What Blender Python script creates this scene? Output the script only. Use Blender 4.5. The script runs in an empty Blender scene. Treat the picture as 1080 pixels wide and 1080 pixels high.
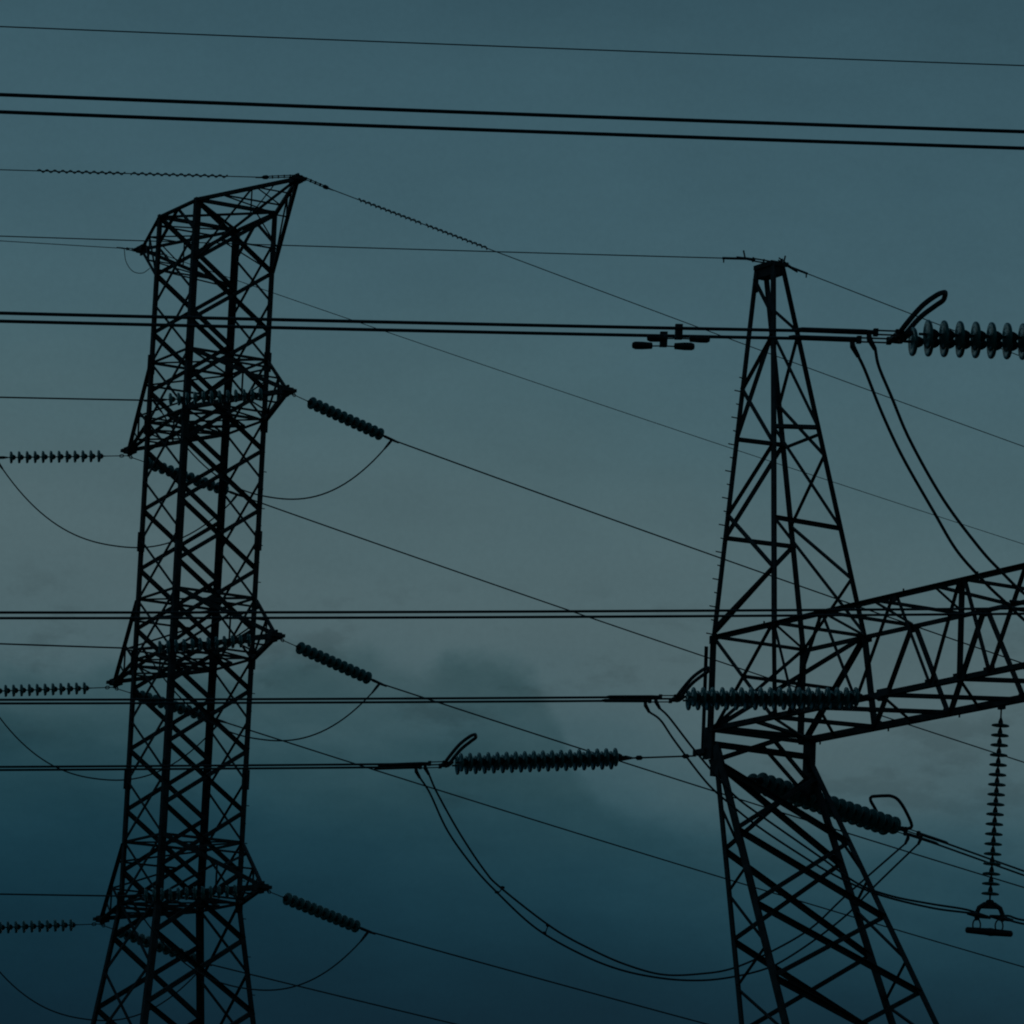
import bpy, bmesh, math, random
from mathutils import Vector, Matrix
random.seed(4)
S = bpy.context.scene
C = S.collection
R = math.radians

# ------------------------------------------------------------------ camera
PITCH, ROLL, FPX = 0.196352, 0.042718, 5500.0
cd = bpy.data.cameras.new('camera'); cam = bpy.data.objects.new('camera', cd); C.objects.link(cam)
cd.sensor_width = 36; cd.lens = 36 * FPX / 1080
cd.clip_start = 0.5; cd.clip_end = 6000
cam.matrix_world = Matrix.Rotation(math.pi / 2 + PITCH, 4, 'X') @ Matrix.Rotation(ROLL, 4, 'Z')
S.camera = cam
if hasattr(S, 'cycles'): S.cycles.filter_width = 2.0      # a slightly soft lens
S.view_settings.view_transform = 'Standard'; S.view_settings.look = 'None'
S.view_settings.gamma = 1; S.view_settings.exposure = 0

# ------------------------------------------------------------------ world: dusk sky behind a cloud deck
SUN_EL, SUN_AZ = R(2.0), R(12)          # just above the horizon, ahead of the camera and a little to the right
W = bpy.data.worlds.new('World'); S.world = W; W.use_nodes = True
nt = W.node_tree; nt.nodes.clear()
def N(t, **k):
    n = nt.nodes.new(t)
    for a, b in k.items(): setattr(n, a, b)
    return n
L = nt.links.new
def math_n(op, a, b=None, c=None):
    n = N('ShaderNodeMath', operation=op)
    for i, v in enumerate((a, b, c)):
        if v is None: continue
        if isinstance(v, (int, float)): n.inputs[i].default_value = v
        else: L(v, n.inputs[i])
    return n.outputs[0]
def srgb(r, g, b):
    f = lambda v: (v / 255 / 12.92) if v <= 10 else ((v / 255 + .055) / 1.055) ** 2.4
    return (f(r), f(g), f(b), 1)
tc = N('ShaderNodeTexCoord'); sep = N('ShaderNodeSeparateXYZ'); L(tc.outputs['Generated'], sep.inputs[0])
mp = N('ShaderNodeMapping'); mp.inputs['Scale'].default_value = (1.0, 1.0, 2.6); L(tc.outputs['Generated'], mp.inputs[0])
n1 = N('ShaderNodeTexNoise'); n1.inputs['Scale'].default_value = 14; n1.inputs['Detail'].default_value = 5; n1.inputs['Roughness'].default_value = .55
L(mp.outputs[0], n1.inputs['Vector'])
n2 = N('ShaderNodeTexNoise'); n2.inputs['Scale'].default_value = 5; n2.inputs['Detail'].default_value = 3
L(mp.outputs[0], n2.inputs['Vector'])
# height in the sky, tilted bank, broken up by the cloud noise
h = math_n('ADD', sep.outputs['Z'], math_n('MULTIPLY', sep.outputs['X'], 0.075))
h = math_n('ADD', h, math_n('MULTIPLY', math_n('SUBTRACT', n1.outputs['Fac'], .5), .030))
h = math_n('ADD', h, math_n('MULTIPLY', math_n('SUBTRACT', n2.outputs['Fac'], .5), .022))
ramp = N('ShaderNodeValToRGB'); cr = ramp.color_ramp; cr.interpolation = 'B_SPLINE'
L(math_n('MULTIPLY', h, 2.0), ramp.inputs[0])
def yz(y): return math.sin(PITCH + (540 - y) / FPX) * 2.0
stops = [(0.0, (7, 28, 42)), (yz(1100), (10, 38, 51)), (yz(1010), (15, 47, 60)), (yz(930), (24, 59, 72)), (yz(860), (40, 74, 85)),
         (yz(790), (62, 90, 98)), (yz(700), (78, 99, 104)), (yz(600), (78, 100, 105)), (yz(450), (70, 97, 104)),
         (yz(300), (64, 93, 103)), (yz(130), (60, 90, 101)), (yz(-40), (54, 83, 94)), (1.0, (36, 60, 74))]
cr.elements[0].position = 0; cr.elements[0].color = srgb(*stops[0][1])
cr.elements[1].position = 1; cr.elements[1].color = srgb(*stops[-1][1])
for pz, c in stops[1:-1]:
    e = cr.elements.new(pz); e.color = srgb(*c)
# the lit side of the evening sky is ahead; behind the camera night is falling
side = N('ShaderNodeMapRange', interpolation_type='SMOOTHSTEP'); L(sep.outputs['Y'], side.inputs[0])
side.inputs[1].default_value = -.3; side.inputs[2].default_value = .85; side.inputs[3].default_value = .45; side.inputs[4].default_value = 1
sky = N('ShaderNodeTexSky'); sky.sky_type = 'NISHITA'; sky.sun_disc = False
sky.sun_elevation = SUN_EL; sky.sun_rotation = SUN_AZ
mix = N('ShaderNodeMix', data_type='RGBA'); mix.inputs[0].default_value = .998   # cloud cover
L(sky.outputs[0], mix.inputs[6])
# the lumpy bank of darker cloud: its top edge drops to the right
def noise(scale, detail, rough, loc=(0, 0, 0), sz=1.9):
    m_ = N('ShaderNodeMapping'); m_.inputs['Scale'].default_value = (1, 1, sz); m_.inputs['Location'].default_value = loc; L(tc.outputs['Generated'], m_.inputs[0])
    n_ = N('ShaderNodeTexNoise'); n_.inputs['Scale'].default_value = scale; n_.inputs['Detail'].default_value = detail; n_.inputs['Roughness'].default_value = rough
    L(m_.outputs[0], n_.inputs['Vector']); return math_n('SUBTRACT', n_.outputs['Fac'], .5)
def smooth(v, a, b, lo, hi):
    m_ = N('ShaderNodeMapRange', interpolation_type='SMOOTHSTEP'); L(v, m_.inputs[0])
    for i_, x_ in enumerate((a, b, lo, hi)): m_.inputs[i_ + 1].default_value = x_
    return m_.outputs[0]
def elev(x, y):      # sine of the height above the horizon for a point of the view
    v_ = -math.sin(ROLL) * (x - 540) + math.cos(ROLL) * (y - 540); return math.sin(PITCH - math.atan(v_ / FPX))
outline = [(-400, 730), (0, 716), (150, 712), (270, 706), (340, 690), (400, 694), (435, 712), (500, 692), (550, 706), (590, 752), (630, 822), (690, 866), (800, 884), (900, 908), (1080, 938), (1500, 960)]
crv = N('ShaderNodeFloatCurve'); L(math_n('ADD', math_n('MULTIPLY', sep.outputs['X'], 2.5), .5), crv.inputs['Value'])
cc = crv.mapping.curves[0]; vals = [(.5 + 2.5 * (x - 540) / FPX, (elev(x, y) - .1) * 10) for x, y in outline]
cc.points[0].location = (0, vals[0][1]); cc.points[1].location = (1, vals[-1][1])
for p_ in vals: cc.points.new(*p_)
crv.mapping.update()
top = math_n('ADD', math_n('MULTIPLY', crv.outputs[0], .1), .1)
edge = math_n('SUBTRACT', sep.outputs['Z'], top)
edge = math_n('ADD', edge, math_n('ADD', math_n('MULTIPLY', noise(70, 6, .6, (3.1, 0, 1.7), 1.4), .012), math_n('MULTIPLY', noise(28, 3, .5, (1.1, 0, 2.7), 1.4), .010)))
bank = smooth(edge, -.0042, .0022, 1, 0)
bank = math_n('MULTIPLY', bank, math_n('ADD', .80, math_n('MULTIPLY', noise(34, 5, .55, (7, 3, 1), 2.6), 2.0)))
puffs = smooth(noise(46, 5, .6, (1.3, 2.2, .4), 2.2), .02, .16, 0, 1)
band = smooth(sep.outputs['Z'], .120, .150, 0, 1)
puffs = math_n('MULTIPLY', puffs, math_n('MULTIPLY', band, smooth(sep.outputs['Z'], .172, .186, 1, 0)))
dark = math_n('SUBTRACT', 1.0, math_n('ADD', math_n('MULTIPLY', math_n('MULTIPLY', bank, band), .28), math_n('MULTIPLY', puffs, .16)))
wisps = math_n('ADD', 1.0, math_n('MULTIPLY', noise(22, 8, .62, (5, 1, 2), 2.6), .26))
grain = math_n('ADD', 1.0, math_n('MULTIPLY', noise(900, 2, .6, (0, 0, 0), 1), .10))
tone = math_n('MULTIPLY', math_n('MULTIPLY', dark, wisps), grain)
tint = N('ShaderNodeMix', data_type='RGBA', blend_type='MULTIPLY'); L(math_n('MULTIPLY', bank, band), tint.inputs[0])
L(ramp.outputs[0], tint.inputs[6]); tint.inputs[7].default_value = (.80, .97, .98, 1)
tc2 = N('ShaderNodeVectorMath', operation='SCALE'); L(tint.outputs[2], tc2.inputs[0]); L(tone, tc2.inputs['Scale'])
dk = N('ShaderNodeVectorMath', operation='SCALE'); L(tc2.outputs[0], dk.inputs[0]); L(math_n('MULTIPLY', side.outputs[0], 10.0), dk.inputs['Scale'])
L(dk.outputs[0], mix.inputs[7])
bg = N('ShaderNodeBackground'); bg.inputs[1].default_value = 0.1; L(mix.outputs[2], bg.inputs[0])
wo = N('ShaderNodeOutputWorld'); L(bg.outputs[0], wo.inputs[0])

sd = bpy.data.lights.new('sun', 'SUN'); sd.energy = .01; sd.angle = R(15); sd.color = (1, .86, .72)
so = bpy.data.objects.new('sun', sd); C.objects.link(so)
sdir = Vector((math.sin(SUN_AZ) * math.cos(SUN_EL), math.cos(SUN_AZ) * math.cos(SUN_EL), math.sin(SUN_EL)))
so.rotation_euler = (sdir).to_track_quat('Z', 'Y').to_euler()

# ------------------------------------------------------------------ materials
def steel(name, base, rough, metal, scale=6, var=.5):
    m = bpy.data.materials.new(name); m.use_nodes = True; t = m.node_tree
    b = t.nodes['Principled BSDF']; b.inputs['Roughness'].default_value = rough; b.inputs['Metallic'].default_value = metal
    n = t.nodes.new('ShaderNodeTexNoise'); n.inputs['Scale'].default_value = scale; n.inputs['Detail'].default_value = 6
    o = t.nodes.new('ShaderNodeTexCoord'); t.links.new(o.outputs['Object'], n.inputs['Vector'])
    r = t.nodes.new('ShaderNodeValToRGB'); t.links.new(n.outputs['Fac'], r.inputs[0])
    r.color_ramp.elements[0].position = .35; r.color_ramp.elements[1].position = .7
    r.color_ramp.elements[0].color = (*[c * (1 - var) for c in base], 1); r.color_ramp.elements[1].color = (*[min(1, c * (1 + var)) for c in base], 1)
    t.links.new(r.outputs[0], b.inputs['Base Color'])
    return m
M_STEEL = steel('weathered_galvanised_steel', (.055, .062, .066), .75, .15, 5)
M_FIT = steel('forged_steel_fittings', (.05, .055, .06), .55, .4, 20)
M_ALU = steel('aged_aluminium_strand', (.06, .075, .085), .6, .4, 40, .2)
M_CAP = steel('cast_iron_caps', (.04, .045, .045), .7, .3, 30)
M_GLASS = steel('green_toughened_glass', (.06, .30, .29), .30, 0, 12, .25)
gb = M_GLASS.node_tree.nodes['Principled BSDF']; gb.inputs['IOR'].default_value = 1.52
gb.inputs['Transmission Weight'].default_value = .25; gb.inputs['Coat Weight'].default_value = .5; gb.inputs['Coat Roughness'].default_value = .12
M_GROUND = steel('dusk_grass_field', (.045, .06, .03), .95, 0, .08, .5)

# ------------------------------------------------------------------ mesh helpers
def frame(d, ref=None):
    d = d.normalized()
    ref = ref or (Vector((0, 0, 1)) if abs(d.z) < .95 else Vector((1, 0, 0)))
    u = ref - d * ref.dot(d)
    if u.length < 1e-4: u = Vector((1, 0, 0)) - d * d.x
    u.normalize(); return d, u, d.cross(u)
class MB:
    def __init__(s): s.v = []; s.f = []
    def box(s, c, ux, uy, uz):
        """c centre, half vectors"""
        i = len(s.v)
        for a in (-1, 1):
            for b in (-1, 1):
                for e in (-1, 1): s.v.append(c + ux * a + uy * b + uz * e)
        s.f += [[i + k for k in q] for q in ((0, 1, 3, 2), (4, 6, 7, 5), (0, 4, 5, 1), (2, 3, 7, 6), (0, 2, 6, 4), (1, 5, 7, 3))]
    def angle(s, a, b, w, ref=None, t=.012, flip=(1, 1), cut=0):
        """an L-section member from a to b"""
        a = Vector(a); b = Vector(b); d, u, v = frame(b - a, ref)
        if cut: a = a + d * cut; b = b - d * cut
        u = u * flip[0]; v = v * flip[1]
        i = len(s.v); prof = [(0, 0), (w, 0), (w, t), (t, t), (t, w), (0, w)]
        for p in (a, b):
            for x, y in prof: s.v.append(p + u * (x - w * .3) + v * (y - w * .3))
        for k in range(6): s.f.append([i + k, i + (k + 1) % 6, i + 6 + (k + 1) % 6, i + 6 + k])
        s.f += [[i, i + 3, i + 2, i + 1], [i, i + 5, i + 4, i + 3], [i + 6, i + 7, i + 8, i + 9], [i + 6, i + 9, i + 10, i + 11]]
    def tube(s, pts, r, n=6, closed=False, caps=True):
        pts = [Vector(p) for p in pts]; i0 = len(s.v); m = len(pts); u = None
        for k, p in enumerate(pts):
            if closed: d = pts[(k + 1) % m] - pts[k - 1]
            else: d = pts[min(k + 1, m - 1)] - pts[max(k - 1, 0)]
            d.normalize()
            if u is None: _, u, _ = frame(d)
            u = (u - d * u.dot(d)).normalized(); v = d.cross(u)
            rr = r[k] if isinstance(r, (list, tuple)) else r
            for j in range(n):
                a = 2 * math.pi * j / n; s.v.append(p + (u * math.cos(a) + v * math.sin(a)) * rr)
        for k in range(m if closed else m - 1):
            for j in range(n):
                a = i0 + k * n; b = i0 + ((k + 1) % m) * n
                s.f.append([a + j, a + (j + 1) % n, b + (j + 1) % n, b + j])
        if not closed and caps:
            s.f.append([i0 + j for j in reversed(range(n))]); s.f.append([i0 + (m - 1) * n + j for j in range(n)])
    def lathe(s, o, d, prof, n=24):
        """prof = (distance along d, radius)"""
        d, u, v = frame(d); i0 = len(s.v)
        for x, r in prof:
            for j in range(n):
                a = 2 * math.pi * j / n; s.v.append(o + d * x + (u * math.cos(a) + v * math.sin(a)) * r)
        for k in range(len(prof) - 1):
            for j in range(n):
                a = i0 + k * n; b = a + n; s.f.append([a + j, a + (j + 1) % n, b + (j + 1) % n, b + j])
        s.f.append([i0 + j for j in reversed(range(n))]); s.f.append([i0 + (len(prof) - 1) * n + j for j in range(n)])
    def plate(s, pts, thick, normal):
        nn = Vector(normal).normalized() * thick / 2; i = len(s.v); m = len(pts)
        for p in pts: s.v.append(Vector(p) + nn)
        for p in pts: s.v.append(Vector(p) - nn)
        s.f.append([i + k for k in range(m)]); s.f.append([i + m + k for k in reversed(range(m))])
        for k in range(m): s.f.append([i + k, i + m + k, i + m + (k + 1) % m, i + (k + 1) % m])
    def build(s, name, mat, parent=None, smooth=False, loc=None):
        me = bpy.data.meshes.new(name); o = Vector(loc) if loc is not None else (parent_loc(parent) if parent else Vector((0, 0, 0)))
        base = parent_loc(parent) if parent else Vector((0, 0, 0))
        me.from_pydata([tuple(Vector(p) - o) for p in s.v], [], s.f); me.materials.append(mat)
        bm = bmesh.new(); bm.from_mesh(me); bmesh.ops.recalc_face_normals(bm, faces=bm.faces); bm.to_mesh(me); bm.free()
        if smooth:
            for p in me.polygons: p.use_smooth = True
        ob = bpy.data.objects.new(name, me); C.objects.link(ob)
        ob.location = o - base
        if parent: ob.parent = parent
        return ob
def parent_loc(p):
    v = Vector((0, 0, 0))
    while p is not None: v += p.location; p = p.parent
    return v
def thing(name, label, cat, loc=(0, 0, 0), group=None):
    o = bpy.data.objects.new(name, None); C.objects.link(o); o.location = loc; o.empty_display_size = .3
    return tag(o, label, cat, group)
def tag(o, label, cat, group=None):
    o['label'] = label; o['category'] = cat
    if group: o['group'] = group
    return o
def copy_tree(o, parent=None):
    c = o.copy(); C.objects.link(c); c.parent = parent
    for ch in list(o.children): copy_tree(ch, c)
    return c

# sight line of a point of the photograph, cut with the upright plane a wire hangs in
def sight(x, y):
    dx, dy = x - 540, y - 540; cr_, sr = math.cos(ROLL), math.sin(ROLL)
    u = cr_ * dx + sr * dy; v = -sr * dx + cr_ * dy
    return Vector((u / FPX, math.cos(PITCH) + math.sin(PITCH) * v / FPX, math.sin(PITCH) - math.cos(PITCH) * v / FPX))
def hdir(az): return Vector((math.cos(R(az)), math.sin(R(az)), 0))
def on_plane(px, anchor, d):
    n = Vector((-d.y, d.x, 0)); r = sight(*px); return r * (Vector(anchor).dot(n) / r.dot(n))
AZ_L, AZ_R = 190.0, 42.0      # the way the lines leave the towers, to the left and away to the right
UP = Vector((0, 0, 1))

# ------------------------------------------------------------------ ground
GZ = -1.7
g = bpy.data.meshes.new('ground'); bm = bmesh.new(); K = 60; vs = {}
for i in range(K + 1):
    for j in range(K + 1):
        f = lambda q: math.copysign(abs(q) ** 2.2, q) * 3000
        x, y = f(i / K * 2 - 1), f(j / K * 2 - 1) + 60
        rr = math.hypot(x, y - 60)
        vs[i, j] = bm.verts.new((x, y, GZ + (math.sin(x * .011) * math.cos(y * .008 + 1) * min(6, rr * .006) - min(6, rr * .006) if rr > 160 else 0)))
for i in range(K):
    for j in range(K): bm.faces.new((vs[i, j], vs[i + 1, j], vs[i + 1, j + 1], vs[i, j + 1]))
bm.to_mesh(g); bm.free(); g.materials.append(M_GROUND)
go = bpy.data.objects.new('ground', g); C.objects.link(go); go['kind'] = 'structure'

# ================================================================== LEFT TOWER (square lattice mast with three pairs of arms)
LX, LD, LY, HW = -6.9815, 115.0, 0.5009, 0.9833
U = Vector((math.cos(LY), math.sin(LY), 0)); V = Vector((math.sin(LY), -math.cos(LY), 0))    # along the face, along the arms (towards the camera)
LC = Vector((LX, LD, 0))
TOPZ, STEP = 29.447, 1.366
def half(z): return HW if z > 13.75 else HW + (13.75 - z) * .128
SG = dict(l=(-1, -1), a=(-1, 1), b=(1, -1), r=(1, 1))
def lp(n, z):
    s1, s2 = SG[n]; w = half(z); return LC + U * s1 * w + V * s2 * w + UP * z
lt = thing('lattice_tower', 'tall narrow square lattice tower with three pairs of short arms, on the left', 'transmission tower', (LX, LD, GZ))
for n in 'larb':
    s1, s2 = SG[n]; m = MB()
    zs = [TOPZ + .06, 13.75, GZ - .1]
    for z0, z1 in zip(zs[:-1], zs[1:]):
        m.angle(lp(n, z0), lp(n, z1), .138 if n in 'ab' else .125, ref=U * -s1, t=.016, flip=(1, 1 if (lp(n, z1) - lp(n, z0)).cross(U * -s1).dot(V * -s2) > 0 else -1))
    # splice plates and bolts along the leg
    for z in (26.0, 24.6, 21.9, 19.2, 16.5, 13.75, 10.5):
        p = lp(n, z); m.box(p, U * .085, V * .02, UP * .22); m.box(p, U * .02, V * .085, UP * .22)
    m.build('leg', M_STEEL, lt)
for n, zs in (('r', 26), ('a', 26)):
    pass
FACES = dict(ar=('a', 'r'), lb=('l', 'b'), la=('l', 'a'), br=('b', 'r'))
nodes_main = [TOPZ - STEP * k for k in range(12)]                     # 29.45 ... 14.42
low_main = [nodes_main[-1], 12.95, 11.35, 9.5, 7.3, 4.7, 1.6, -1.7]
nodes_alt = [TOPZ - STEP / 2 - STEP * k for k in range(12)]           # 28.76 ... 13.74
low_alt = [nodes_alt[-1], 12.2, 10.4, 8.4, 6.0, 3.2, .0]
def face_brace(m, p, q, zs, w, fr, both=True):
    for z0, z1 in zip(zs[:-1], zs[1:]):
        m.angle(lp(p, z0), lp(q, z1), w, ref=fr, t=.009); m.angle(lp(q, z0), lp(p, z1), w, ref=fr * -1, t=.009)
for fk, (p, q) in FACES.items():
    m = MB()
    fr = V if fk == 'ar' else -V if fk == 'lb' else -U if fk == 'la' else U
    if fk in ('ar', 'lb'):
        face_brace(m, p, q, nodes_main, .088, fr); face_brace(m, p, q, low_main, .10, fr)
    else:
        face_brace(m, p, q, nodes_alt, .062, fr); face_brace(m, p, q, low_alt, .075, fr)
        mid = (lp(p, TOPZ) + lp(q, TOPZ)) / 2
        m.angle(mid, lp(p, nodes_alt[0]), .085, ref=fr, t=.009); m.angle(mid, lp(q, nodes_alt[0]), .085, ref=fr, t=.009)
    m.build('bracing', M_STEEL, lt)
RINGS = [TOPZ, 26.03, 24.65, 20.58, 19.2, 15.08, 13.72, 9.5, 4.7]
for z in RINGS:
    m = MB(); w = .064 if z not in (TOPZ,) else .10
    for p, q in FACES.values(): m.angle(lp(p, z), lp(q, z), w, ref=UP, t=.009)
    m.angle(lp('a', z), lp('b', z), w * .8, ref=UP, t=.009); m.angle(lp('l', z), lp('r', z) + UP * .02, w * .6, ref=UP, t=.009)
    if z in (24.65, 19.2, 13.72):
        mids = [(lp(p, z) + lp(q, z)) / 2 + UP * .03 for p, q in (('l', 'a'), ('a', 'r'), ('r', 'b'), ('b', 'l'))]
        for k in range(4): m.angle(mids[k], mids[(k + 1) % 4], .055, ref=UP, t=.009)
    m.build('horizontal_frame', M_STEEL, lt)
def arm(tip, c1, c2, d1, d2, name, w=.085):
    """c1,c2 lower (or level) roots, d1,d2 the other pair of roots"""
    m = MB()
    for q in (c1, c2, d1, d2): m.angle(tip, q, w * (1.15 if name == 'crossarm' or q is not c1 else .7), ref=UP, t=.011)
    P = lambda q, t: tip + (q - tip) * t
    for c, d in ((c1, d1), (c2, d2)):
        m.angle(P(c, .45), P(d, .45), w * .5, t=.007); m.angle(P(d, .45), c, w * .5, t=.007); m.angle(P(c, .45), P(d, .22), w * .45, t=.007)
    for c, d in ((c1, c2), (d1, d2)):
        m.angle(P(c, .4), P(d, .4), w * .5, t=.007); m.angle(P(c, .4), P(d, .75), w * .5, t=.007); m.angle(P(d, .75), P(c, .75), w * .5, t=.007)
        m.angle(P(c, .75), d, w * .5, t=.007)
    dirv = (tip - (c1 + c2) / 2); dirv.z = 0; dirv.normalize(); sv = dirv.cross(UP)
    m.box(tip - dirv * .06 + UP * .0, dirv * .14, sv * .11, UP * .07)
    m.box(tip - dirv * .05, dirv * .10, sv * .02, UP * .13)
    m.box(tip + dirv * .08, dirv * .06, sv * .16, UP * .035)
    return m.build(name, M_STEEL, lt)
TIPS = {}
for k, (zt_, zb, r) in enumerate(((26.03, 24.65, 4.083), (20.58, 19.2, 4.135), (15.08, 13.72, 4.117))):
    for sgn, (p, q) in ((1, ('a', 'r')), (-1, ('l', 'b'))):
        tip = LC + V * (sgn * r) + UP * zb
        TIPS[k, sgn] = tip
        arm(tip, lp(p, zb), lp(q, zb), lp(p, zt_), lp(q, zt_), 'crossarm')
for sgn, (p, q) in ((1, ('a', 'r')), (-1, ('l', 'b'))):
    tip = LC + V * (sgn * 4.03) + UP * TOPZ; TIPS['e', sgn] = tip
    zl_ = nodes_main[1]
    arm(tip, lp(p, zl_), lp(q, zl_), lp(p, TOPZ), lp(q, TOPZ), 'earthwire_arm', .068)
# ladder bolts on the right-hand leg, in two runs
for z in [9.2 + .42 * k for k in range(36)]:
    m = MB(); p = lp('r', z); sd_ = 1 if int(z / .42) % 2 else -1
    m.tube([p, p + (U * 1.0 if sd_ > 0 else V) * .12], .011, 5); m.build('step_bolt', M_STEEL, lt)

# ================================================================== RIGHT TOWER (two legged lattice gantry with box beam and earthwire peaks)
RX, RD, RYAW, CW = 3.8289, 78.0, 1.0405, 0.8164
B = Vector((math.cos(RYAW), -math.sin(RYAW), 0)); NN = Vector((-math.sin(RYAW), -math.cos(RYAW), 0))
RO = Vector((RX, RD, 0)); ZT, ZL, ZP = 13.6416, 12.2154, 19.521
def rp(s, w, z): return RO + B * s + NN * w + UP * z
SC = 6.41                                                   # middle of the beam: the right half mirrors the left one
rt = thing('gantry_tower', 'wide lattice tower with a pointed peak and a long box beam, on the right', 'transmission tower', tuple(RO + UP * GZ))
def mir(s, on): return 2 * SC - s if on else s
for on in (False, True):
    X = lambda s: mir(s, on)
    # ---- earthwire peak
    s0, ds, wt = -.050, .2328, .0889
    legs = {'L': (0, CW, s0 - ds, wt), 'M': (1.64, CW, s0 + ds, wt), 'R': (1.64, -CW, s0 + ds, -wt), 'K': (0, -CW, s0 - ds, -wt)}
    def pk(k, t):
        a, b_, c_, d_ = legs[k]; return rp(X(a + (c_ - a) * t), b_ + (d_ - b_) * t, ZT + (ZP - ZT) * t)
    m = MB()
    pe = bpy.data.objects.new('earthwire_peak', None); C.objects.link(pe); pe.parent = rt; pe.location = rp(X(.5), 0, ZT) - rt.location
    for k in 'LMRK':
        m = MB(); q = 1 if k in 'LM' else -1
        m.angle(pk(k, -.01), pk(k, 1.0), .054 if k in 'LR' else .095, ref=NN * -q, t=.012, flip=(1, 1 if k in 'LR' else -1)); m.build('leg', M_STEEL, pe)
    m = MB(); w = .055
    for seq in ([('L', .97), ('M', .85)], [('M', .802), ('L', .67), ('M', .494), ('L', .328), ('M', .152), ('L', .01)],
                [('R', .81), ('K', .643), ('R', .484), ('K', .325), ('R', .154), ('K', .0)],
                [('K', .835), ('L', .532), ('K', .538), ('L', .264), ('K', .27), ('L', .02)],
                [('M', .87), ('R', .822)], [('M', .80), ('R', .558), ('M', .54), ('R', .288), ('M', .29), ('R', .01)], [('K', .95), ('M', .86)]):
        for (a, ta), (b_, tb) in zip(seq[:-1], seq[1:]): m.angle(pk(a, ta), pk(b_, tb), w * (1.35 if (a in 'KL' and b_ in 'KL') or (a in 'LM' and b_ in 'LM') else 1.05), ref=NN, t=.008)
    m.angle(pk('K', .53), pk('R', .54), w, t=.008); m.build('bracing', M_STEEL, pe)
    m = MB(); c_ = rp(X(s0), 0, ZP)
    m.box(c_ + UP * .03, B * (ds + .02), NN * .13, UP * .035); m.box(c_ - UP * .075, B * (ds + .0), NN * .10, UP * .068)
    if not on: m.box(rp(s0 - ds + .03, .10, ZP - .20), B * .03, NN * .02, UP * .16)
    m.build('cap_plate', M_STEEL, pe)
    # ---- step bolts on the outer leg
    if not on:
        for k in range(20):
            p = pk('L', .70 - k * .0365); m = MB(); ln = .12 if k % 2 else .07
            m.tube([p, p + (NN * .8 - B * .5).normalized() * ln + UP * .02], .010, 5); m.build('step_bolt', M_STEEL, pe)
    # ---- forked leg
    fz = 11.8
    def fo(z, side): return rp(X(.233 + .4175 * (fz - z)), side * (.855 + .125 * (fz - z)), z)
    def fi(z, side): return rp(X(.318 + .6648 * (fz - z)), side * (.855 + .125 * (fz - z)), z)
    WZ = 2.75
    fk = bpy.data.objects.new('forked_leg', None); C.objects.link(fk); fk.parent = rt; fk.location = rp(X(3.5), 0, WZ) - rt.location
    for side in (1, -1):
        for fn, big in ((fo, .085 if side > 0 else .135), (fi, .135 if side > 0 else .10)):
            m = MB(); m.angle(fn(11.95, side), fn(WZ, side), big, ref=NN * -side, t=.014, flip=(1, -1 if on else 1))
            m.build('leg', M_STEEL, fk)
    m = MB()
    zo = [11.7, 10.3, 8.89, 7.5, 6.0, 4.4, WZ]; zi = [11.65, 10.6, 9.43, 8.27, 7.0, 5.6, 4.2, WZ]
    for zz, fn, w in ((zo, fo, .068), (zi, fi, .070)):
        for z0, z1 in zip(zz[:-1], zz[1:]):
            m.angle(fn(z0, 1), fn(z1, -1), w * 1.15, ref=B, t=.009); m.angle(fn(z0, -1), fn(z1, 1), w * .85, ref=B, t=.009)
    for side in (1, -1):
        for (fa, za), (fb, zb) in (((fo, 11.0), (fi, 10.1)), ((fi, 10.0), (fo, 9.65)), ((fo, 9.6), (fi, 8.8)), ((fi, 8.75), (fo, 8.2)), ((fo, 8.15), (fi, 7.4)),
                                   ((fi, 7.3), (fo, 6.7)), ((fo, 6.6), (fi, 5.7)), ((fi, 5.6), (fo, 5.0)), ((fo, 4.9), (fi, 3.8)), ((fi, 3.8), (fo, 3.1))):
            m.angle(fa(za, side), fb(zb, side), .05, ref=NN, t=.008)
    m.build('bracing', M_STEEL, fk)
    # ---- body below the waist
    def lw(z, side): return rp(X(.233 + .4175 * (fz - WZ) - (WZ - z) * .22), side * (.855 + .125 * (fz - z)), z)
    for side in (1, -1):
        m = MB(); m.angle(lw(WZ, side), lw(GZ - .1, side), .16, ref=NN * -side, t=.016); m.box(lw(GZ + .1, side), B * .3, NN * .3, UP * .25); m.build('leg', M_STEEL, rt)
m = MB()
def lw2(sgn, z, side): return rp(SC - sgn * (SC - (.233 + .4175 * (11.8 - 2.75) - (2.75 - z) * .22)), side * (.855 + .125 * (11.8 - z)), z)
for a, b_ in (((1, 1), (-1, 1)), ((1, -1), (-1, -1)), ((1, 1), (1, -1)), ((-1, 1), (-1, -1))):
    m.angle(lw2(a[0], 2.75, a[1]), lw2(b_[0], 2.75, b_[1]), .09, t=.01)
    for z0, z1 in ((2.75, .6), (.6, GZ)):
        m.angle(lw2(a[0], z0, a[1]), lw2(b_[0], z1, b_[1]), .08, t=.01); m.angle(lw2(b_[0], z0, b_[1]), lw2(a[0], z1, a[1]), .08, t=.01)
m.build('bracing', M_STEEL, rt)
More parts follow.
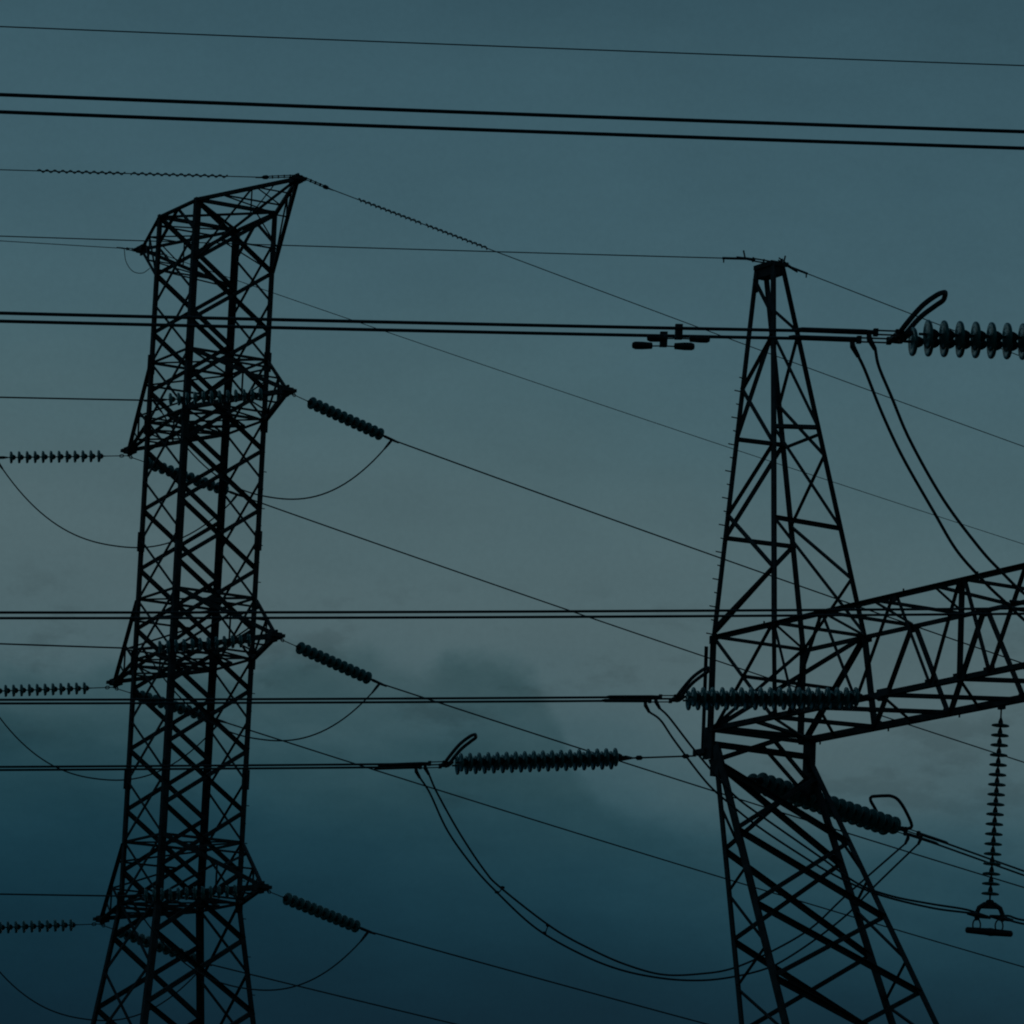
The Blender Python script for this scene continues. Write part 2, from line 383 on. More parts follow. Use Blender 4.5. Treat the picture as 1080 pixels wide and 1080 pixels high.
# ---- box beam
be = bpy.data.objects.new('box_beam', None); C.objects.link(be); be.parent = rt; be.location = rp(SC, 0, ZL) - rt.location
SE = 2 * SC
for side in (1, -1):
    for z, big in ((ZT, .072), (ZL, .098)):
        m = MB(); m.angle(rp(-.02, side * CW, z), rp(SE + .02, side * CW, z), big, ref=UP * (-1 if z == ZT else 1), t=.013, flip=(1, side * (1 if z == ZL else -1)))
        # nodes, with gusset plates
        m.build('chord', M_STEEL, be)
m = MB()
T = lambda s, z=0: rp(s, CW, ZT); Lo = lambda s: rp(s, CW, ZL); TF = lambda s: rp(s, -CW, ZT); LF = lambda s: rp(s, -CW, ZL)
def br(a, b_, w, ref=None): m.angle(a, b_, w, ref=ref, t=.009)
near = [(T(0), Lo(1.7), .062), (T(1.6), Lo(.1), .062), (T(1.64), Lo(1.75), .075), (T(1.64), Lo(2.3), .045), (T(2.9), Lo(2.1), .06), (T(2.9), Lo(3.85), .055),
        (T(4.72), Lo(3.85), .055), (T(4.8), Lo(5.7), .055), (T(6.35), Lo(5.7), .06), (T(6.41), Lo(6.41), .10), (T(6.47), Lo(7.12), .07),
        (T(7.92), Lo(7.12), .075), (T(7.98), Lo(8.97), .06), (T(9.9), Lo(8.97), .06), (T(9.9), Lo(10.7), .06), (T(11.2), Lo(10.7), .06), (T(11.18), Lo(11.1), .07),
        (T(12.8), Lo(11.1), .062), (T(11.2), Lo(12.7), .062), (T(0), Lo(0), .11), (T(12.82), Lo(12.82), .11)]
for a, b_, w in near: br(a, b_, w, NN)
m.angle(rp(-.19, CW, 13.52), rp(-.19, CW, 11.95), .06, ref=NN, t=.012)
m.build('near_lacing', M_STEEL, be)
m = MB()
far = [(TF(1.64), LF(.1), .125), (TF(1.64), LF(1.98), .115), (TF(2.87), LF(1.98), .09), (TF(2.95), LF(3.85), .10), (TF(4.68), LF(3.9), .10), (TF(4.75), LF(5.7), .10),
       (TF(6.3), LF(5.75), .09), (TF(6.35), LF(7.1), .09), (TF(8.07), LF(7.12), .09), (TF(8.1), LF(8.97), .09), (TF(9.9), LF(8.97), .09), (TF(9.9), LF(10.84), .09),
       (TF(11.18), LF(10.84), .10), (TF(11.18), LF(12.7), .11), (TF(0), LF(0), .12), (TF(12.82), LF(12.82), .12)]
for a, b_, w in far: br(a, b_, w, NN)
m.build('far_lacing', M_STEEL, be)
m = MB()
st = [0, 1.64, 2.9, 4.19, 5.72, 6.41, 7.95, 9.4, 11.18, 12.82]; sf = [0, 1.64, 2.9, 4.19, 5.3, 6.41, 7.5, 9.0, 11.18, 12.82]
for k, s in enumerate(st):
    br(T(s), TF(sf[k]), .055, UP)
    if k and k != 5: br(T(s), TF(sf[k - 1]) + UP * .015, .042, UP)
for s1, s2 in ((0, 0), (.25, .45), (1.2, .3), (1.7, .2), (1.7, 1.98), (2.9, .9), (2.9, 3.85), (4.5, 2.9), (4.5, 5.5), (6.41, 4.6), (6.41, 7.4), (7.9, 6.3), (7.9, 9.0), (9.9, 8.3), (9.9, 11), (11.1, 10), (12.6, 11.1), (12.82, 12.82)):
    br(Lo(s1), LF(s2) + UP * .01, .07 if abs(s1 - s2) < 1.2 else .05, UP)
for e in (0, SE):      # end frames, ties between the crossings of the side lacing
    br(TF(e), Lo(e), .055); sg = 1 if e == 0 else -1
    br(TF(e + sg * 1.64), Lo(e + sg * .05), .06)
    br(rp(e + sg * .85, CW, 12.93), rp(e + sg * .9, -CW, 12.93), .055)
    br(rp(e + sg * .1, CW, 11.98), rp(e + sg * .1, -CW, 11.98), .10); br(rp(e + sg * .0, CW, 11.72), rp(e + sg * .55, -.1, 12.12), .075)
    br(rp(e + sg * .3, -CW, 11.55), rp(e + sg * .45, -.05, 12.1), .05); br(rp(e + sg * .3, -CW, 11.3), rp(e + sg * .3, 0.1, 12.05), .045)
m.build('plan_bracing', M_STEEL, be)
for e, sg in ((0, 1), (SE, -1)):
    # joint of fork and beam: plates, and the arm the end strings pull on
    for c__, hb, hn, hu in ((rp(e + sg * .02, CW + .03, 12.02), .12, .03, .24), (rp(e + sg * .22, -CW - .02, 11.95), .10, .05, .27), (rp(e + sg * .30, -CW, 11.55), .10, .06, .16),
                            (rp(e - sg * .16, CW + .02, 11.90), .16, .08, .04), (rp(e + sg * .17, CW - .02, 11.66), .10, .05, .15)):
        m = MB(); m.box(c__, B * hb, NN * hn, UP * hu); m.build('joint_plate', M_STEEL, be)
for s, side, w in ((1.7, 1, .16), (3.85, 1, .14), (4.55, 1, .22), (5.7, 1, .16), (7.12, 1, .18), (6.41, 1, .20), (3.85, -1, .2), (2.0, -1, .18), (5.7, -1, .2)):
    m = MB(); m.box(rp(s, side * (CW + .012), ZL + .03), B * w * .7, NN * .008, UP * .065); m.build('gusset_plate', M_STEEL, be)
for s, side, w in ((0, 1, .14), (1.64, -1, .26), (2.9, 1, .12), (2.9, -1, .16), (4.75, 1, .14), (4.72, -1, .18), (6.41, 1, .18), (1.64, 1, .12)):
    m = MB(); m.box(rp(s, side * (CW + .012), ZT - .035), B * w * .65, NN * .008, UP * .06); m.build('gusset_plate', M_STEEL, be)
for k in range(14):
    s = .5 + k * .9; m = MB(); p = rp(s, (1 if k % 2 else -1) * (CW + .02), ZT if k % 2 else ZL - .02)
    m.tube([p, p + UP * (.06 if k % 2 else -.06)], .014, 5); m.build('step_bolt', M_STEEL, be)

# second tower of the same kind, nearer, beside the camera's view: it carries the two nearest phases
OFF = Vector((4.69, -27.99, 0))
rt2 = copy_tree(rt); rt2.location = rt.location + OFF
tag(rt2, 'nearer lattice tower with a long box beam, just beyond the right edge of the view', 'transmission tower')

# ================================================================== insulators
DISC_PROF = [(-.032, .03), (-.026, .060), (-.018, .100), (-.009, .120), (.002, .1262), (.014, .1275), (.026, .1245), (.022, .105), (.030, .092), (.022, .080), (.030, .064), (.024, .045), (.034, .03)]
def disc_mesh(rad, flat=1.25):
    m = MB(); k = rad / .1275
    m.lathe(Vector((0, 0, 0)), Vector((0, 0, 1)), [(x * flat, r * k if r > .06 else r) for x, r in DISC_PROF], 28)
    me = bpy.data.meshes.new('disc'); me.from_pydata([tuple(p) for p in m.v], [], m.f); me.materials.append(M_GLASS)
    for p in me.polygons: p.use_smooth = True
    return me
DM = {'small': disc_mesh(.142), 'big': disc_mesh(.142, .85), 'thin': disc_mesh(.130, .55)}
def put_disc(kind, p, d, parent):
    o = bpy.data.objects.new('disc', DM[kind]); C.objects.link(o); o.parent = parent
    o.location = p - parent_loc(parent); o.rotation_euler = d.to_track_quat('Z', 'Y').to_euler()
    return o
def string_of_discs(p, d, n, pitch, kind, parent):
    """cap and pin chain starting at p along d"""
    m = MB(); m.tube([p - d * .05, p + d * (n * pitch + .02)], .014, 6)
    for k in range(n):
        q = p + d * (pitch * (k + .5))
        kk = dict(big=1.3, small=1.5, thin=.8)[kind]
        m.lathe(q, -d, [(-.01, .030 * kk), (.005, .046 * kk), (.05, .044 * kk), (.085, .03 * kk), (.10, .018)], 12)
    core = m.build('cap_chain', M_CAP, parent, smooth=False)
    for k in range(n): put_disc(kind, p + d * (pitch * (k + .5)), d, parent)
    return core
# single strings of the left tower
WIRE_R, ALU = .0175, M_ALU
def single_string(tip, az, end_px, label, n=12):
    d0 = hdir(az); E = on_plane(end_px, tip, d0); d = (E - tip).normalized(); ln = (E - tip).length
    t = thing('insulator_string', label, 'insulator', tuple(tip), 'single insulator strings of the narrow tower')
    link = .55; pitch = (ln - link) / (n + .0)
    sh = MB(); sh.tube([tip, tip + d * link], .011, 6); sv = d.cross(UP).normalized()
    sh.tube([tip + d * (.12 + .05 * math.cos(a)) + UP * .035 * math.sin(a) for a in [k * math.pi / 5 for k in range(10)]], .011, 5, closed=True)
    sh.build('link_rod', M_FIT, t)
    string_of_discs(tip + d * link, d, n, pitch, 'small', t)
    m = MB(); m.tube([E, E + d * .10, E + d * .35, E + d * .5], [.018, .035, .032, .020], 8); jd = (-UP * .8 - d * .6).normalized()
    m.tube([E + d * .3, E + d * .3 + jd * .14, E + d * .3 + jd * .32], [.03, .032, .022], 8); m.build('tension_clamp', M_FIT, t)
    return E + d * .30, d, E + d * .3 + jd * .30
def wire_pts(a, az, px, c=.0008, ext=120, n=90):
    """conductor leaving a along azimuth az as a shallow parabola through the sight line px"""
    d = hdir(az); Tt = on_plane(px, a, d); t = (Tt - a).dot(d); sl = (Tt.z - a.z) / t - .5 * c * t
    tot = t + ext
    return [a + d * (tot * k / n) + UP * (sl * tot * k / n + .5 * c * (tot * k / n) ** 2) for k in range(n + 1)]
def slope_of(P): return (P[1] - P[0]).normalized()
def wire(name, pts, r, label, cat, group=None, seg=6):
    m = MB(); m.tube(pts, r, seg); return tag(m.build(name, ALU, loc=pts[0]), label, cat, group)
def spline(P, n=10):
    P = [Vector(p) for p in P]; P = [P[0] * 2 - P[1]] + P + [P[-1] * 2 - P[-2]]; out = []
    for i in range(1, len(P) - 2):
        for k in range(n):
            t = k / n; a, b_, c_, d_ = P[i - 1:i + 3]
            out.append(.5 * ((2 * b_) + (c_ - a) * t + (2 * a - 5 * b_ + 4 * c_ - d_) * t * t + (3 * b_ - a - 3 * c_ + d_) * t ** 3))
    out.append(P[-2]); return out
def sagline(a, b_, sag, n=40, skew=0):
    out = []
    for k in range(n + 1):
        t = k / n; tt = t + skew * t * (1 - t)
        f = (1 - abs(2 * tt - 1) ** 2.3)
        out.append(a + (b_ - a) * t - UP * sag * f)
    return out

LV = ['top', 'middle', 'lowest']
# pixel of the string's end and a pixel the outgoing wire crosses:   right strings, near arm / far arm
right_end = {(0, 1): (403, 459), (1, 1): (390, 716), (2, 1): (378, 978), (0, -1): (240, 518), (1, -1): (222, 757), (2, -1): (206, 1012)}
right_wire = {(0, 1): (1080, 700), (1, 1): (1080, 936), (2, 1): (745, 1080), (0, -1): (1080, 804), (1, -1): (1080, 1020), (2, -1): (480, 1080)}
left_end = {(0, 1): (176, 421.5), (1, 1): (165, 683), (2, 1): (150, 944.5), (0, -1): (8, 482.5), (1, -1): (-6, 729), (2, -1): (-20, 979)}
left_wire = {(0, 1): (0, 419), (1, 1): (0, 679), (2, 1): (0, 943), (0, -1): (-60, 483), (1, -1): (-70, 730), (2, -1): (-90, 980)}
loop_low = {(0, 1): 526, (1, 1): 781, (2, 1): 1044, (0, -1): 577, (1, -1): 823, (2, -1): 1076}
arm_words = {1: 'right-pointing', -1: 'left-pointing'}
for k in range(3):
    for sgn in (1, -1):
        tip = TIPS[k, sgn] + V * sgn * .12 - UP * (.10 if sgn < 0 else .07); aw = arm_words[sgn]
        where = f'{LV[k]} {aw} arm of the narrow tower'
        EL, dL, JL = single_string(tip, AZ_L, left_end[k, sgn], f'insulator string running left from the {where}')
        ER, dR, JR = single_string(tip, AZ_R, right_end[k, sgn], f'green insulator string sloping down right from the {where}')
        c1 = wire_pts(EL, AZ_L, left_wire[k, sgn], ext=60 if sgn == 1 else 90)
        wire('conductor', c1, WIRE_R, f'single conductor leaving left from the {where}', 'power line', 'single conductors of the narrow tower')
        c2 = wire_pts(ER, AZ_R, right_wire[k, sgn])
        wire('conductor', c2, WIRE_R, f'single conductor sloping away right from the {where}', 'power line', 'single conductors of the narrow tower')
        A_, B_ = JL, JR
        md = (A_ + B_) / 2; dd = (B_ - A_); dd.z = 0; dd.normalize()
        mz = on_plane((((right_end[k, sgn][0] + left_end[k, sgn][0]) / 2), loop_low[k, sgn]), md, dd).z
        sag = md.z - mz - .02
        wire('jumper_cable', sagline(A_, B_, sag), .0165, f'slack jumper loop hanging under the {where}', 'jumper cable', 'jumper loops of the narrow tower')

# ---- earth wires of the left tower
def spiral(pts_fn, t0, t1, pitch, rad, r, label, group):
    n = int((t1 - t0) / pitch * 8); P = []
    for k in range(n + 1):
        t = t0 + (t1 - t0) * k / n; p, d = pts_fn(t); _, u, v = frame(d); a = 2 * math.pi * (t - t0) / pitch
        P.append(p + (u * math.cos(a) + v * math.sin(a)) * rad)
    m = MB(); m.tube(P, r, 5); return tag(m.build('spiral_damper', ALU, loc=P[0]), label, 'vibration damper', group)
def pts_at(pts):
    cum = [0]
    for a, b_ in zip(pts[:-1], pts[1:]): cum.append(cum[-1] + (b_ - a).length)
    def f(t):
        for k in range(len(cum) - 1):
            if cum[k + 1] >= t:
                q = (t - cum[k]) / (cum[k + 1] - cum[k]); return pts[k].lerp(pts[k + 1], q), (pts[k + 1] - pts[k]).normalized()
        return pts[-1], (pts[-1] - pts[-2]).normalized()
    return f
def fitting(a, b_, label, group=None, r=.012, blob=.045, ticks=()):
    d = (b_ - a).normalized(); ln = (b_ - a).length; t = thing('earthwire_fitting', label, 'line fitting', tuple(a), group); _, u, v = frame(d)
    m = MB(); m.tube([a + u * .02, b_ - d * .08 + u * .02], r, 5); m.tube([a - u * .02, b_ - d * .08 - u * .02], r, 5)
    nl = max(2, int(ln / .12))
    for k in range(nl): m.box(a + d * (ln * (k + .5) / nl), d * .012, u * .035, v * .02)
    m.build('link_plates', M_FIT, t)
    m = MB(); m.lathe(b_ - d * .12, d, [(0, .012), (.04, blob), (.12, blob * .9), (.16, .02), (.3, .012)], 10); m.build('dead_end_clamp', M_FIT, t, smooth=True)
    for q, up in ticks:
        m = MB(); p = a + d * q; m.tube([p, p + UP * up + d * .03], .014, 5); m.build('bond_stud', M_FIT, t)
    return t
E1 = TIPS['e', 1] + V * .08 + UP * .06; E2 = TIPS['e', -1] - V * .08
for tip, az, px, px_end, lab, sp in ((E1, AZ_L, (0, 179), (278, 187), 'leaving left from the highest tip of the narrow tower', (39, 132, 138, 240)),
                                 (E1, AZ_R, (1080, 471), (345, 198), 'sloping away right from the highest tip of the narrow tower', (378, 444, 449, 515)),
                                 (E2, AZ_L, (0, 254), (131, 262), 'leaving left from the lower top arm of the narrow tower', None),
                                 (E2, AZ_R, (1080, 574), (170, 268), 'sloping right from the lower top arm of the narrow tower', None)):
    d = hdir(az); b_ = on_plane(px_end, tip, d)
    fitting(tip, b_, 'clamp of earth wire ' + lab, 'earth wire fittings', blob=.05 if sp else .02)
    P = wire_pts(b_, az, px, c=.0006, n=140)
    wire('earth_wire', P, .0115 if sp else .0095, 'thin earth wire ' + lab, 'earth wire', 'earth wires')
    if sp:
        f = pts_at(P)
        for x0, x1 in ((sp[0], sp[1]), (sp[2], sp[3])):
            tt = []
            for x in (x0, x1):                       # distance along the wire at which it passes that column of the picture
                lo, hi = 0, 12
                for _ in range(30):
                    mi = (lo + hi) / 2; p = f(mi)[0]; r0 = sight(x, 300).normalized(); cx = cam.matrix_world.inverted() @ p; sx = 540 + FPX * cx.x / -cx.z
                    if (sx > x) == (az == AZ_L): lo = mi
                    else: hi = mi
                tt.append(lo)
            tt.sort()
            if tt[1] - tt[0] > .3: spiral(f, tt[0], tt[1], .172 if az == AZ_L else .150, .030, .015, f'{"inner" if (tt[0] < 2.6) else "outer"} wavy damper, earth wire {lab}', 'spiral dampers')
lj = [on_plane(p, E2, hdir(AZ_L)) for p in ((131, 263), (133, 276), (140, 286), (150, 288), (158, 283))]
wire('bonding_lead', spline(lj), .009, 'short bonding lead looping under the far earthwire arm', 'cable')

# ---- right tower: twin conductors, double strings
TAIL = {}
def racket(Y, d, label_parent):
    """corona ring at the yoke Y of a string that runs from tower along d (outwards)"""
    n = Matrix.Rotation(R(-12 if d.x < 0 else 14), 3, 'Z') @ d.cross(UP).normalized(); back = (-d * math.cos(R(44)) + UP * math.sin(R(44))).normalized(); W_, Ln = .25, .63
    P = []; o = Y
    prof = [(-.5, -.02), (-1, .06), (-1, .45), (-.95, .80), (-.7, .97), (-.3, 1.0), (.3, 1.0), (.7, .97), (.95, .80), (1, .45), (1, .06), (.5, -.02)]
    for a, b_ in prof: P.append(o + n * (a * W_) + back * (b_ * Ln) + UP * (.06 * math.sin(math.pi * max(0, b_))))
    Q = spline(P, 5)
    m = MB(); m.tube(Q, .026, 8, closed=False); m.tube([P[0], P[-1]], .02, 6); return m.build('corona_ring', M_FIT, label_parent, smooth=True)
def double_string(A, d, link, n, pitch, label, group, ring=True, hs=.17, stag=0):
    t = thing('double_insulator', label, 'insulator', tuple(A), group)
    nrm = d.cross(UP).normalized()
    m = MB(); m.tube([A, A + d * link], .013, 6)
    for q in (.1, link - .18): m.lathe(A + d * q, d, [(0, .012), (.03, .036), (.09, .036), (.12, .012)], 8)
    m.build('link_rod', M_FIT, t)
    y0 = A + d * link
    m = MB(); m.plate([y0 - d * .02, y0 + d * .12 + nrm * (hs + .04), y0 + d * .17 + nrm * (hs + .02), y0 + d * .17 - nrm * (hs + .02), y0 + d * .12 - nrm * (hs + .04)], .03, d.cross(nrm)); m.build('yoke_plate', M_FIT, t)
    st_ = y0 + d * .20
    for sg in (1, -1):
        e = bpy.data.objects.new('insulator_string', None); C.objects.link(e); e.parent = t; e.location = st_ + nrm * hs * sg + d * (stag * sg) - t.location
        string_of_discs(st_ + nrm * hs * sg + d * (stag * sg), d, n, pitch, 'big', e)
    y1 = st_ + d * (n * pitch + .06)
    m = MB(); m.plate([y1 + nrm * (hs + .05), y1 + d * .05 + nrm * (hs + .05), y1 + d * .16 + nrm * (hs + .02), y1 + d * .16 - nrm * (hs + .02), y1 + d * .05 - nrm * (hs + .05), y1 - nrm * (hs + .05)], .03, d.cross(nrm)); m.build('yoke_plate', M_FIT, t)
    for sg in (1, -1):      # adjusting links and compression dead ends, one for each sub-conductor
        m = MB(); a = y1 + d * .14 + nrm * hs * sg; up = d.cross(nrm)
        o_ = .04 * sg
        m.tube([a + up * .02, a + d * (.26 + o_) + up * .02], .009, 5); m.tube([a - up * .02, a + d * (.26 + o_) - up * .02], .009, 5)
        for q in (.0, .26 + o_): m.box(a + d * q, d * .022, nrm * .025, UP * .036)
        m.tube([a + d * (.24 + o_), a + d * .34, a + d * .95, a + d * 1.0], [.02, .028, .026, .016], 8)
        m.tube([a + d * (.33 + o_), a + d * (.32 + o_) - UP * .07, a + d * (.26 + o_) - UP * .17], [.022, .029, .021], 8)
        m.build('dead_end_clamp', M_FIT, t)
    if ring: racket(y1 + d * .08, d, t)
    ends = [y1 + d * .54 + nrm * hs * sg for sg in (1, -1)]
    TAIL[tuple(y1)] = [y1 + d * (.40 + .04 * sg) + nrm * hs * sg - UP * .165 for sg in (1, -1)]
    return y1, ends, nrm, t
def phase(A, az, px_yoke, px_wire, who, group='double insulator strings', n=18, link=.82, c=.0007, ext=90, hs=.17, stag=0):
    """string from A towards the yoke pixel, then the twin wires"""
    dh = hdir(az); Y = on_plane(px_yoke, A, dh); d = (Y - A).normalized()
    ln = (Y - A).length; pitch = (ln - link - .26) / n
    y1, ends, nrm, t = double_string(A, d, link, n, pitch, f'double insulator string {who}', group, hs=hs, stag=stag)
    for j, e in enumerate(ends):
        mid = (ends[0] + ends[1]) / 2
        P = wire_pts(mid, az, px_wire, c=c, ext=ext); P = [p + (e - mid) for p in P]
        nj = 'nearer' if (e - mid).y < 0 else 'farther'
        wire('conductor', P, .0168, f'{nj} twin wire, string {who}', 'power line', 'twin conductors', 8)
    return y1, TAIL[tuple(y1)], d, nrm, P
A1 = rp(-.33, CW + .03, 11.86)
y1L = phase(A1, AZ_L, (476, 806), (0, 810.5), 'running left from the beam end', link=1.0)
A1r = rp(.18, CW, 11.62)
y1R = phase(A1r, 44, (944, 873), (1080, 921), 'sloping down right behind the splayed leg', n=18, link=.62, hs=.10)
A2 = rp(4.55, CW + .06, ZL - .06)
y2L = phase(A2, AZ_L, (720, 737), (0, 740), 'crossing in front of the box beam to the left', link=.12)
A3 = rp(2 * SC + .3, CW + .03, 11.86)
y3L = phase(A3, AZ_L, (1150, 651), (0, 649), 'of the level pair crossing just above the beam end', hs=.21)
A4 = A1 + OFF
y4L = phase(A4, AZ_L, (957, 356), (0, 334.5), 'with large close discs at the right edge', stag=.03)
A5 = A2 + OFF
dh = hdir(AZ_L)
y5L = phase(A5, AZ_L, (1330, 165), (0, 109), 'of the thick pair across the upper sky', hs=.28)
A2r = rp(6.1, -CW, ZL - .05)
y2R = phase(A2r, 44, (1260, 822), (1500, 905), 'far side of the beam, past the right edge', link=.36)

# jumpers of the right tower
def jumper(pxs, a, b_, label, group='twin jumper cables', r=.0160):
    d = (b_ - a); d.z = 0; d.normalize()
    P = [a] + [on_plane(p, a, d) for p in pxs] + [b_]
    return wire('jumper_cable', spline(P, 8), r, label, 'jumper cable', group, 7)
drop = UP * 0
nearL, farL = y1L[1][0], y1L[1][1]
(lo1, lo2) = sorted(y1L[1], key=lambda p: p.x); (ro1, ro2) = sorted(y1R[1], key=lambda p: p.x)
jumper([(453.7, 837), (472, 876), (498, 912.6), (524, 941), (565, 978.7), (612, 1006), (655, 1023), (700, 1032), (740, 1034), (775, 1030), (807, 1022), (828, 1012), (860, 990.7), (894, 964), (921, 936)], lo1 + drop, ro2 + drop, 'front cable of the twin jumper hanging deepest, below the lowest horizontal string')
jumper([(461.5, 837), (485, 879), (511, 918), (529, 937), (583, 978.7), (625, 1002), (662, 1018), (700, 1028), (740, 1027), (773.7, 1021), (814.6, 1003), (855.6, 978.7), (891.7, 945)], lo2 + drop, ro1 + drop, 'back cable of the twin jumper hanging deepest, below the lowest horizontal string')
dpl = (ro2 - lo1); dpl.z = 0; dpl.normalize()
def spacer(p1, p2, anchor, label):
    a = on_plane(p1, anchor, dpl); b_ = on_plane(p2, anchor, dpl); t = thing('cable_spacer', label, 'spacer', tuple(a), 'jumper spacers')
    m = MB(); m.tube([a, (a + b_) / 2 - UP * .03, b_], .009, 6); m.build('bar', M_FIT, t)
    for q in (a, b_): m = MB(); m.lathe(q - dpl * .03, dpl, [(0, .017), (.02, .023), (.04, .023), (.06, .017)], 8); m.build('clamp', M_FIT, t)
spacer((524, 941), (530, 936), lo1 + drop, 'spacer clamp joining the hanging jumper cables, nearer to the string')
spacer((574, 984), (578, 976), lo1 + drop, 'spacer clamp joining the hanging jumper cables, lower down the loop')

# ---- jumper suspension string under the beam
TS = rp(5.14, -CW - .02, ZL - .02)
ds_ = hdir(0); top = on_plane((1058.5, 748), TS, ds_); top = Vector((TS.x, TS.y, ZL - .02)); bot = on_plane((1044, 949), TS, ds_)
dv = (bot - top).normalized(); ln = (bot - top).length
t = thing('suspension_insulator', 'thin insulator string hanging straight down from the box beam, with weight at its foot', 'insulator', tuple(top))
m = MB(); m.tube([top + UP * .12, top + dv * .26], .012, 6); m.box(top - UP * .0, B * .06, NN * .03, UP * .06); m.build('link_rod', M_FIT, t)
pitch = (ln - .24) / 18
string_of_discs(top + dv * .22, dv, 18, pitch, 'thin', t)
a = bot; X_ = Vector((1, 0, 0)); bo = a
m = MB(); w_ = .23
m.plate([bo - X_ * .04, bo + X_ * .04, bo + X_ * .14 - UP * .13, bo - X_ * .14 - UP * .13], .03, (0, 1, 0))
for sg in (1, -1): m.tube([bo + X_ * sg * .06 - UP * .06, bo + X_ * sg * .15 - UP * .12, bo + X_ * sg * .19 - UP * .22, bo + X_ * sg * .17 - UP * .30], .036, 7)
m.build('yoke_plate', M_FIT, t)
CL = bo - UP * .22
m = MB(); 
for sg in (1, -1):
    m.tube([CL + X_ * (sg * .17 - .16) + UP * .0 + Vector((0, .1 * sg, 0)), CL + X_ * (sg * .17) - UP * .02 + Vector((0, .1 * sg, 0)), CL + X_ * (sg * .17 + .18) - UP * .05 + Vector((0, .1 * sg, 0))], [.02, .042, .02], 8)
m.build('suspension_clamp', M_FIT, t)
for sg in (1, -1):
    m = MB(); c0 = CL + X_ * (sg * .16 - .02) - UP * .15
    m.tube([c0 + X_ * .055 * math.cos(q) + UP * .09 * math.sin(q) for q in [k * math.pi / 8 for k in range(16)]], .011, 6, closed=True); m.build('hanger_loop', M_FIT, t)
m = MB(); c0 = CL - UP * .235 - X_ * .0
m.lathe(c0 - X_ * .34 + UP * .01, (X_ * 1 - UP * .045).normalized(), [(0, .02), (.02, .045), (.30, .052), (.36, .06), (.42, .052), (.66, .045), (.68, .02)], 12); m.build('counterweight', M_FIT, t, smooth=True)
l2 = sorted(y2L[1], key=lambda p: p.x); r2 = sorted(y2R[1], key=lambda p: p.x)
jumper([(697, 760), (712, 782), (745, 825), (770, 848), (800, 872), (842, 900), (880, 923), (925, 943), (980, 957), (1015, 962)], l2[0] + drop, CL + X_ * -.17 + Vector((0, -.1, 0)), 'lower cable of the twin jumper passing behind the splayed leg')
jumper([(706, 757), (730, 788), (757, 820), (778, 842), (805, 862), (835, 883), (868, 906), (905, 932), (940, 945), (980, 953), (1015, 958.5)], l2[1] + drop, CL + X_ * -.17 + UP * .04 + Vector((0, .1, 0)), 'upper cable of the twin jumper passing behind the splayed leg')
jumper([(1064, 966), (1080, 970.5), (1130, 975), (1180, 960)], CL + X_ * .16 + Vector((0, .1, 0)), r2[1] + drop, 'upper jumper cable right of the hanging string')
jumper([(1060, 969), (1080, 974.5), (1130, 982), (1180, 966)], CL + X_ * .16 - UP * .04 + Vector((0, -.1, 0)), r2[0] + drop, 'lower jumper cable right of the hanging string')
# jumper of the near phase at the right edge
l4 = sorted(y4L[1], key=lambda p: p.x); RE = A4 + Vector((2.6, 2.6, -.3))
jumper([(913, 392), (930, 435), (952, 482), (985, 540), (1008, 579), (1032, 607), (1055, 630), (1100, 668), (1180, 705), (1270, 700)], l4[0] + drop * .8, RE, 'front cable of the steep twin jumper dropping from the large-disc string')
jumper([(927, 387), (940, 418), (960, 465), (995, 527), (1033, 578), (1056, 603), (1080, 626), (1120, 655), (1190, 690), (1270, 690)], l4[1] + drop * .8, RE + Vector((.3, .2, 0)), 'back cable of the steep twin jumper dropping from the large-disc string')

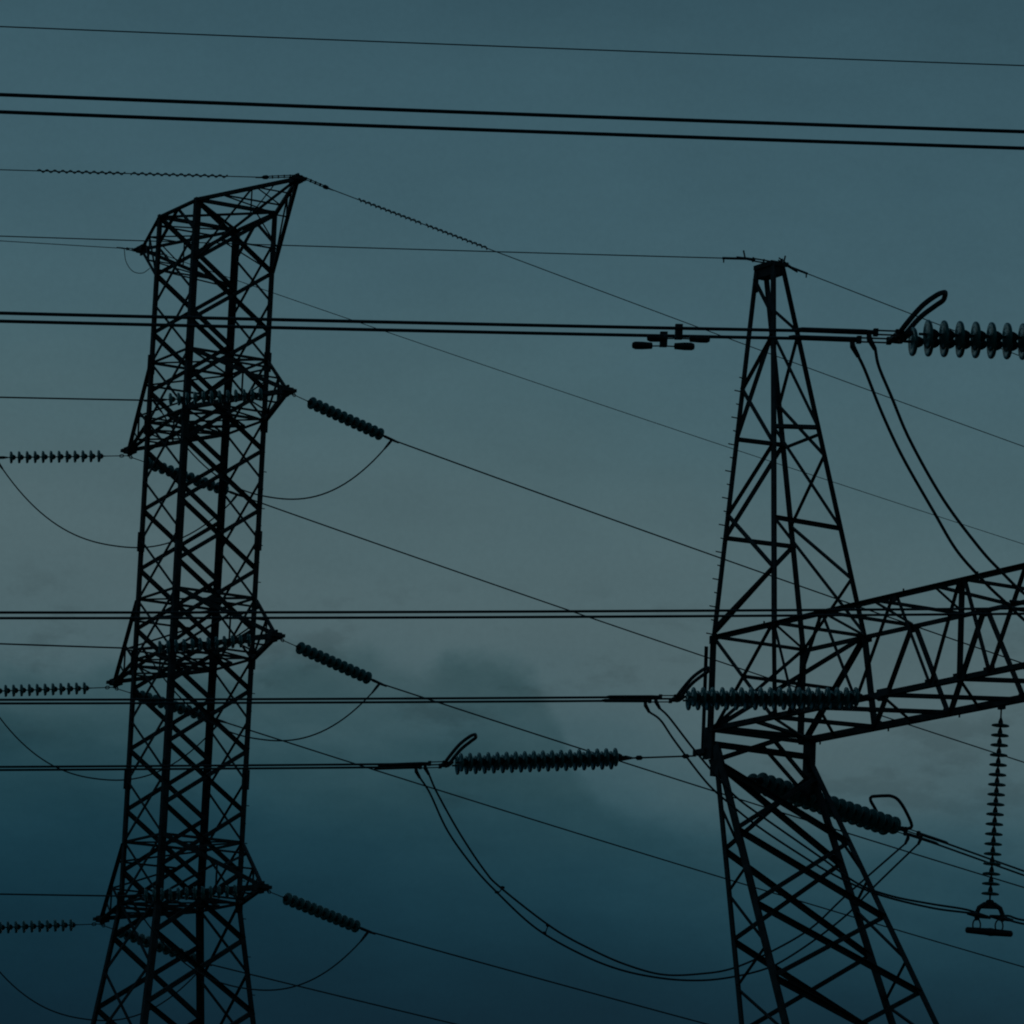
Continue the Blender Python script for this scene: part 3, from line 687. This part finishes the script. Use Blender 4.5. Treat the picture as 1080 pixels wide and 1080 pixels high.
# ---- four-weight dampers on the near twin conductor
def stockbridge(p, d, ln, label):
    t = thing('vibration_damper', label, 'vibration damper', tuple(p), 'dumbbell dampers')
    m = MB(); m.box(p - UP * .035, d * .035, d.cross(UP) * .02, UP * .075); m.lathe(p - d * .035, d, [(0, .02), (.01, .034), (.06, .034), (.07, .02)], 8); m.build('clamp', M_FIT, t)
    q = p - UP * .10
    m = MB(); m.tube([q - d * ln, q - d * ln * .5 - UP * .004, q, q + d * ln * .5 - UP * .004, q + d * ln], .007, 5); m.build('messenger_cable', M_FIT, t)
    for sg in (1, -1):
        m = MB(); m.lathe(q + d * sg * ln * .36, d * sg, [(0, .018), (.005, .032), (.10, .039), (.17, .039), (.195, .028), (.20, .01)], 10); m.build('weight', M_FIT, t, smooth=True)
w4 = [y4L[0] + y4L[2] * .54 + y4L[3] * .17 * sg for sg in (1, -1)]; l4 = sorted(w4, key=lambda p: p.y); mid4 = (l4[0] + l4[1]) / 2
P4 = wire_pts(mid4, AZ_L, (0, 334.5), c=.0007, ext=0)
f4 = pts_at(P4)
inv = cam.matrix_world.inverted()
def t_at_x(off, x):
    lo, hi = 0, 9
    for _ in range(40):
        mi = (lo + hi) / 2; q = inv @ (f4(mi)[0] + off)
        if 540 + FPX * q.x / -q.z > x: lo = mi
        else: hi = mi
    return lo
for off, x, lab in ((l4[0] - mid4, 716, 'four-lobed damper clamped under the upper wire left of the peak'), (l4[1] - mid4, 700, 'four-lobed damper clamped under the lower wire left of the peak')):
    tq = t_at_x(off, x); p, d = f4(tq); stockbridge(p + off, d, .30, lab)

# ---- earth wires of the right tower
PK = rp(-.05, 0, ZP + .10)
for tip, az, pxe, px, lab, gl in ((PK - B * .02, AZ_L, (790, 273), (0, 249), 'level earth wire leaving left from the pointed peak', (.35, .12)),
                              (PK + B * .25, 44, (832, 281), (1080, 377), 'earth wire sloping away right from the pointed peak', (.10, .13))):
    b_ = on_plane(pxe, tip, hdir(az)); P = wire_pts(b_, az, px, c=.0006)
    fitting(tip, b_ + (P[1] - P[0]).normalized() * .02, 'shackle and clamp of the ' + lab, 'earth wire fittings', blob=.026, ticks=((.38 if az == AZ_L else .12, .12),))
    wire('earth_wire', P, .0085, 'thin ' + lab, 'earth wire', 'earth wires')
    dd = (P[1] - P[0]).normalized(); m = MB(); m.tube([b_, b_ + dd * .42], .020, 6); m.tube([b_ + dd * .40, b_ + dd * .40 - UP * .07], .012, 5)
    tag(m.build('armour_grip', M_FIT, loc=b_), 'grip sleeve on the ' + lab, 'line fitting', 'armour grips')
PK2 = rp(2 * SC + .05, 0, ZP + .17)
wire('earth_wire', wire_pts(PK2, AZ_L, (0, 28), c=.0004, ext=80), .0085, 'thin earth wire crossing the very top of the sky', 'earth wire', 'earth wires')
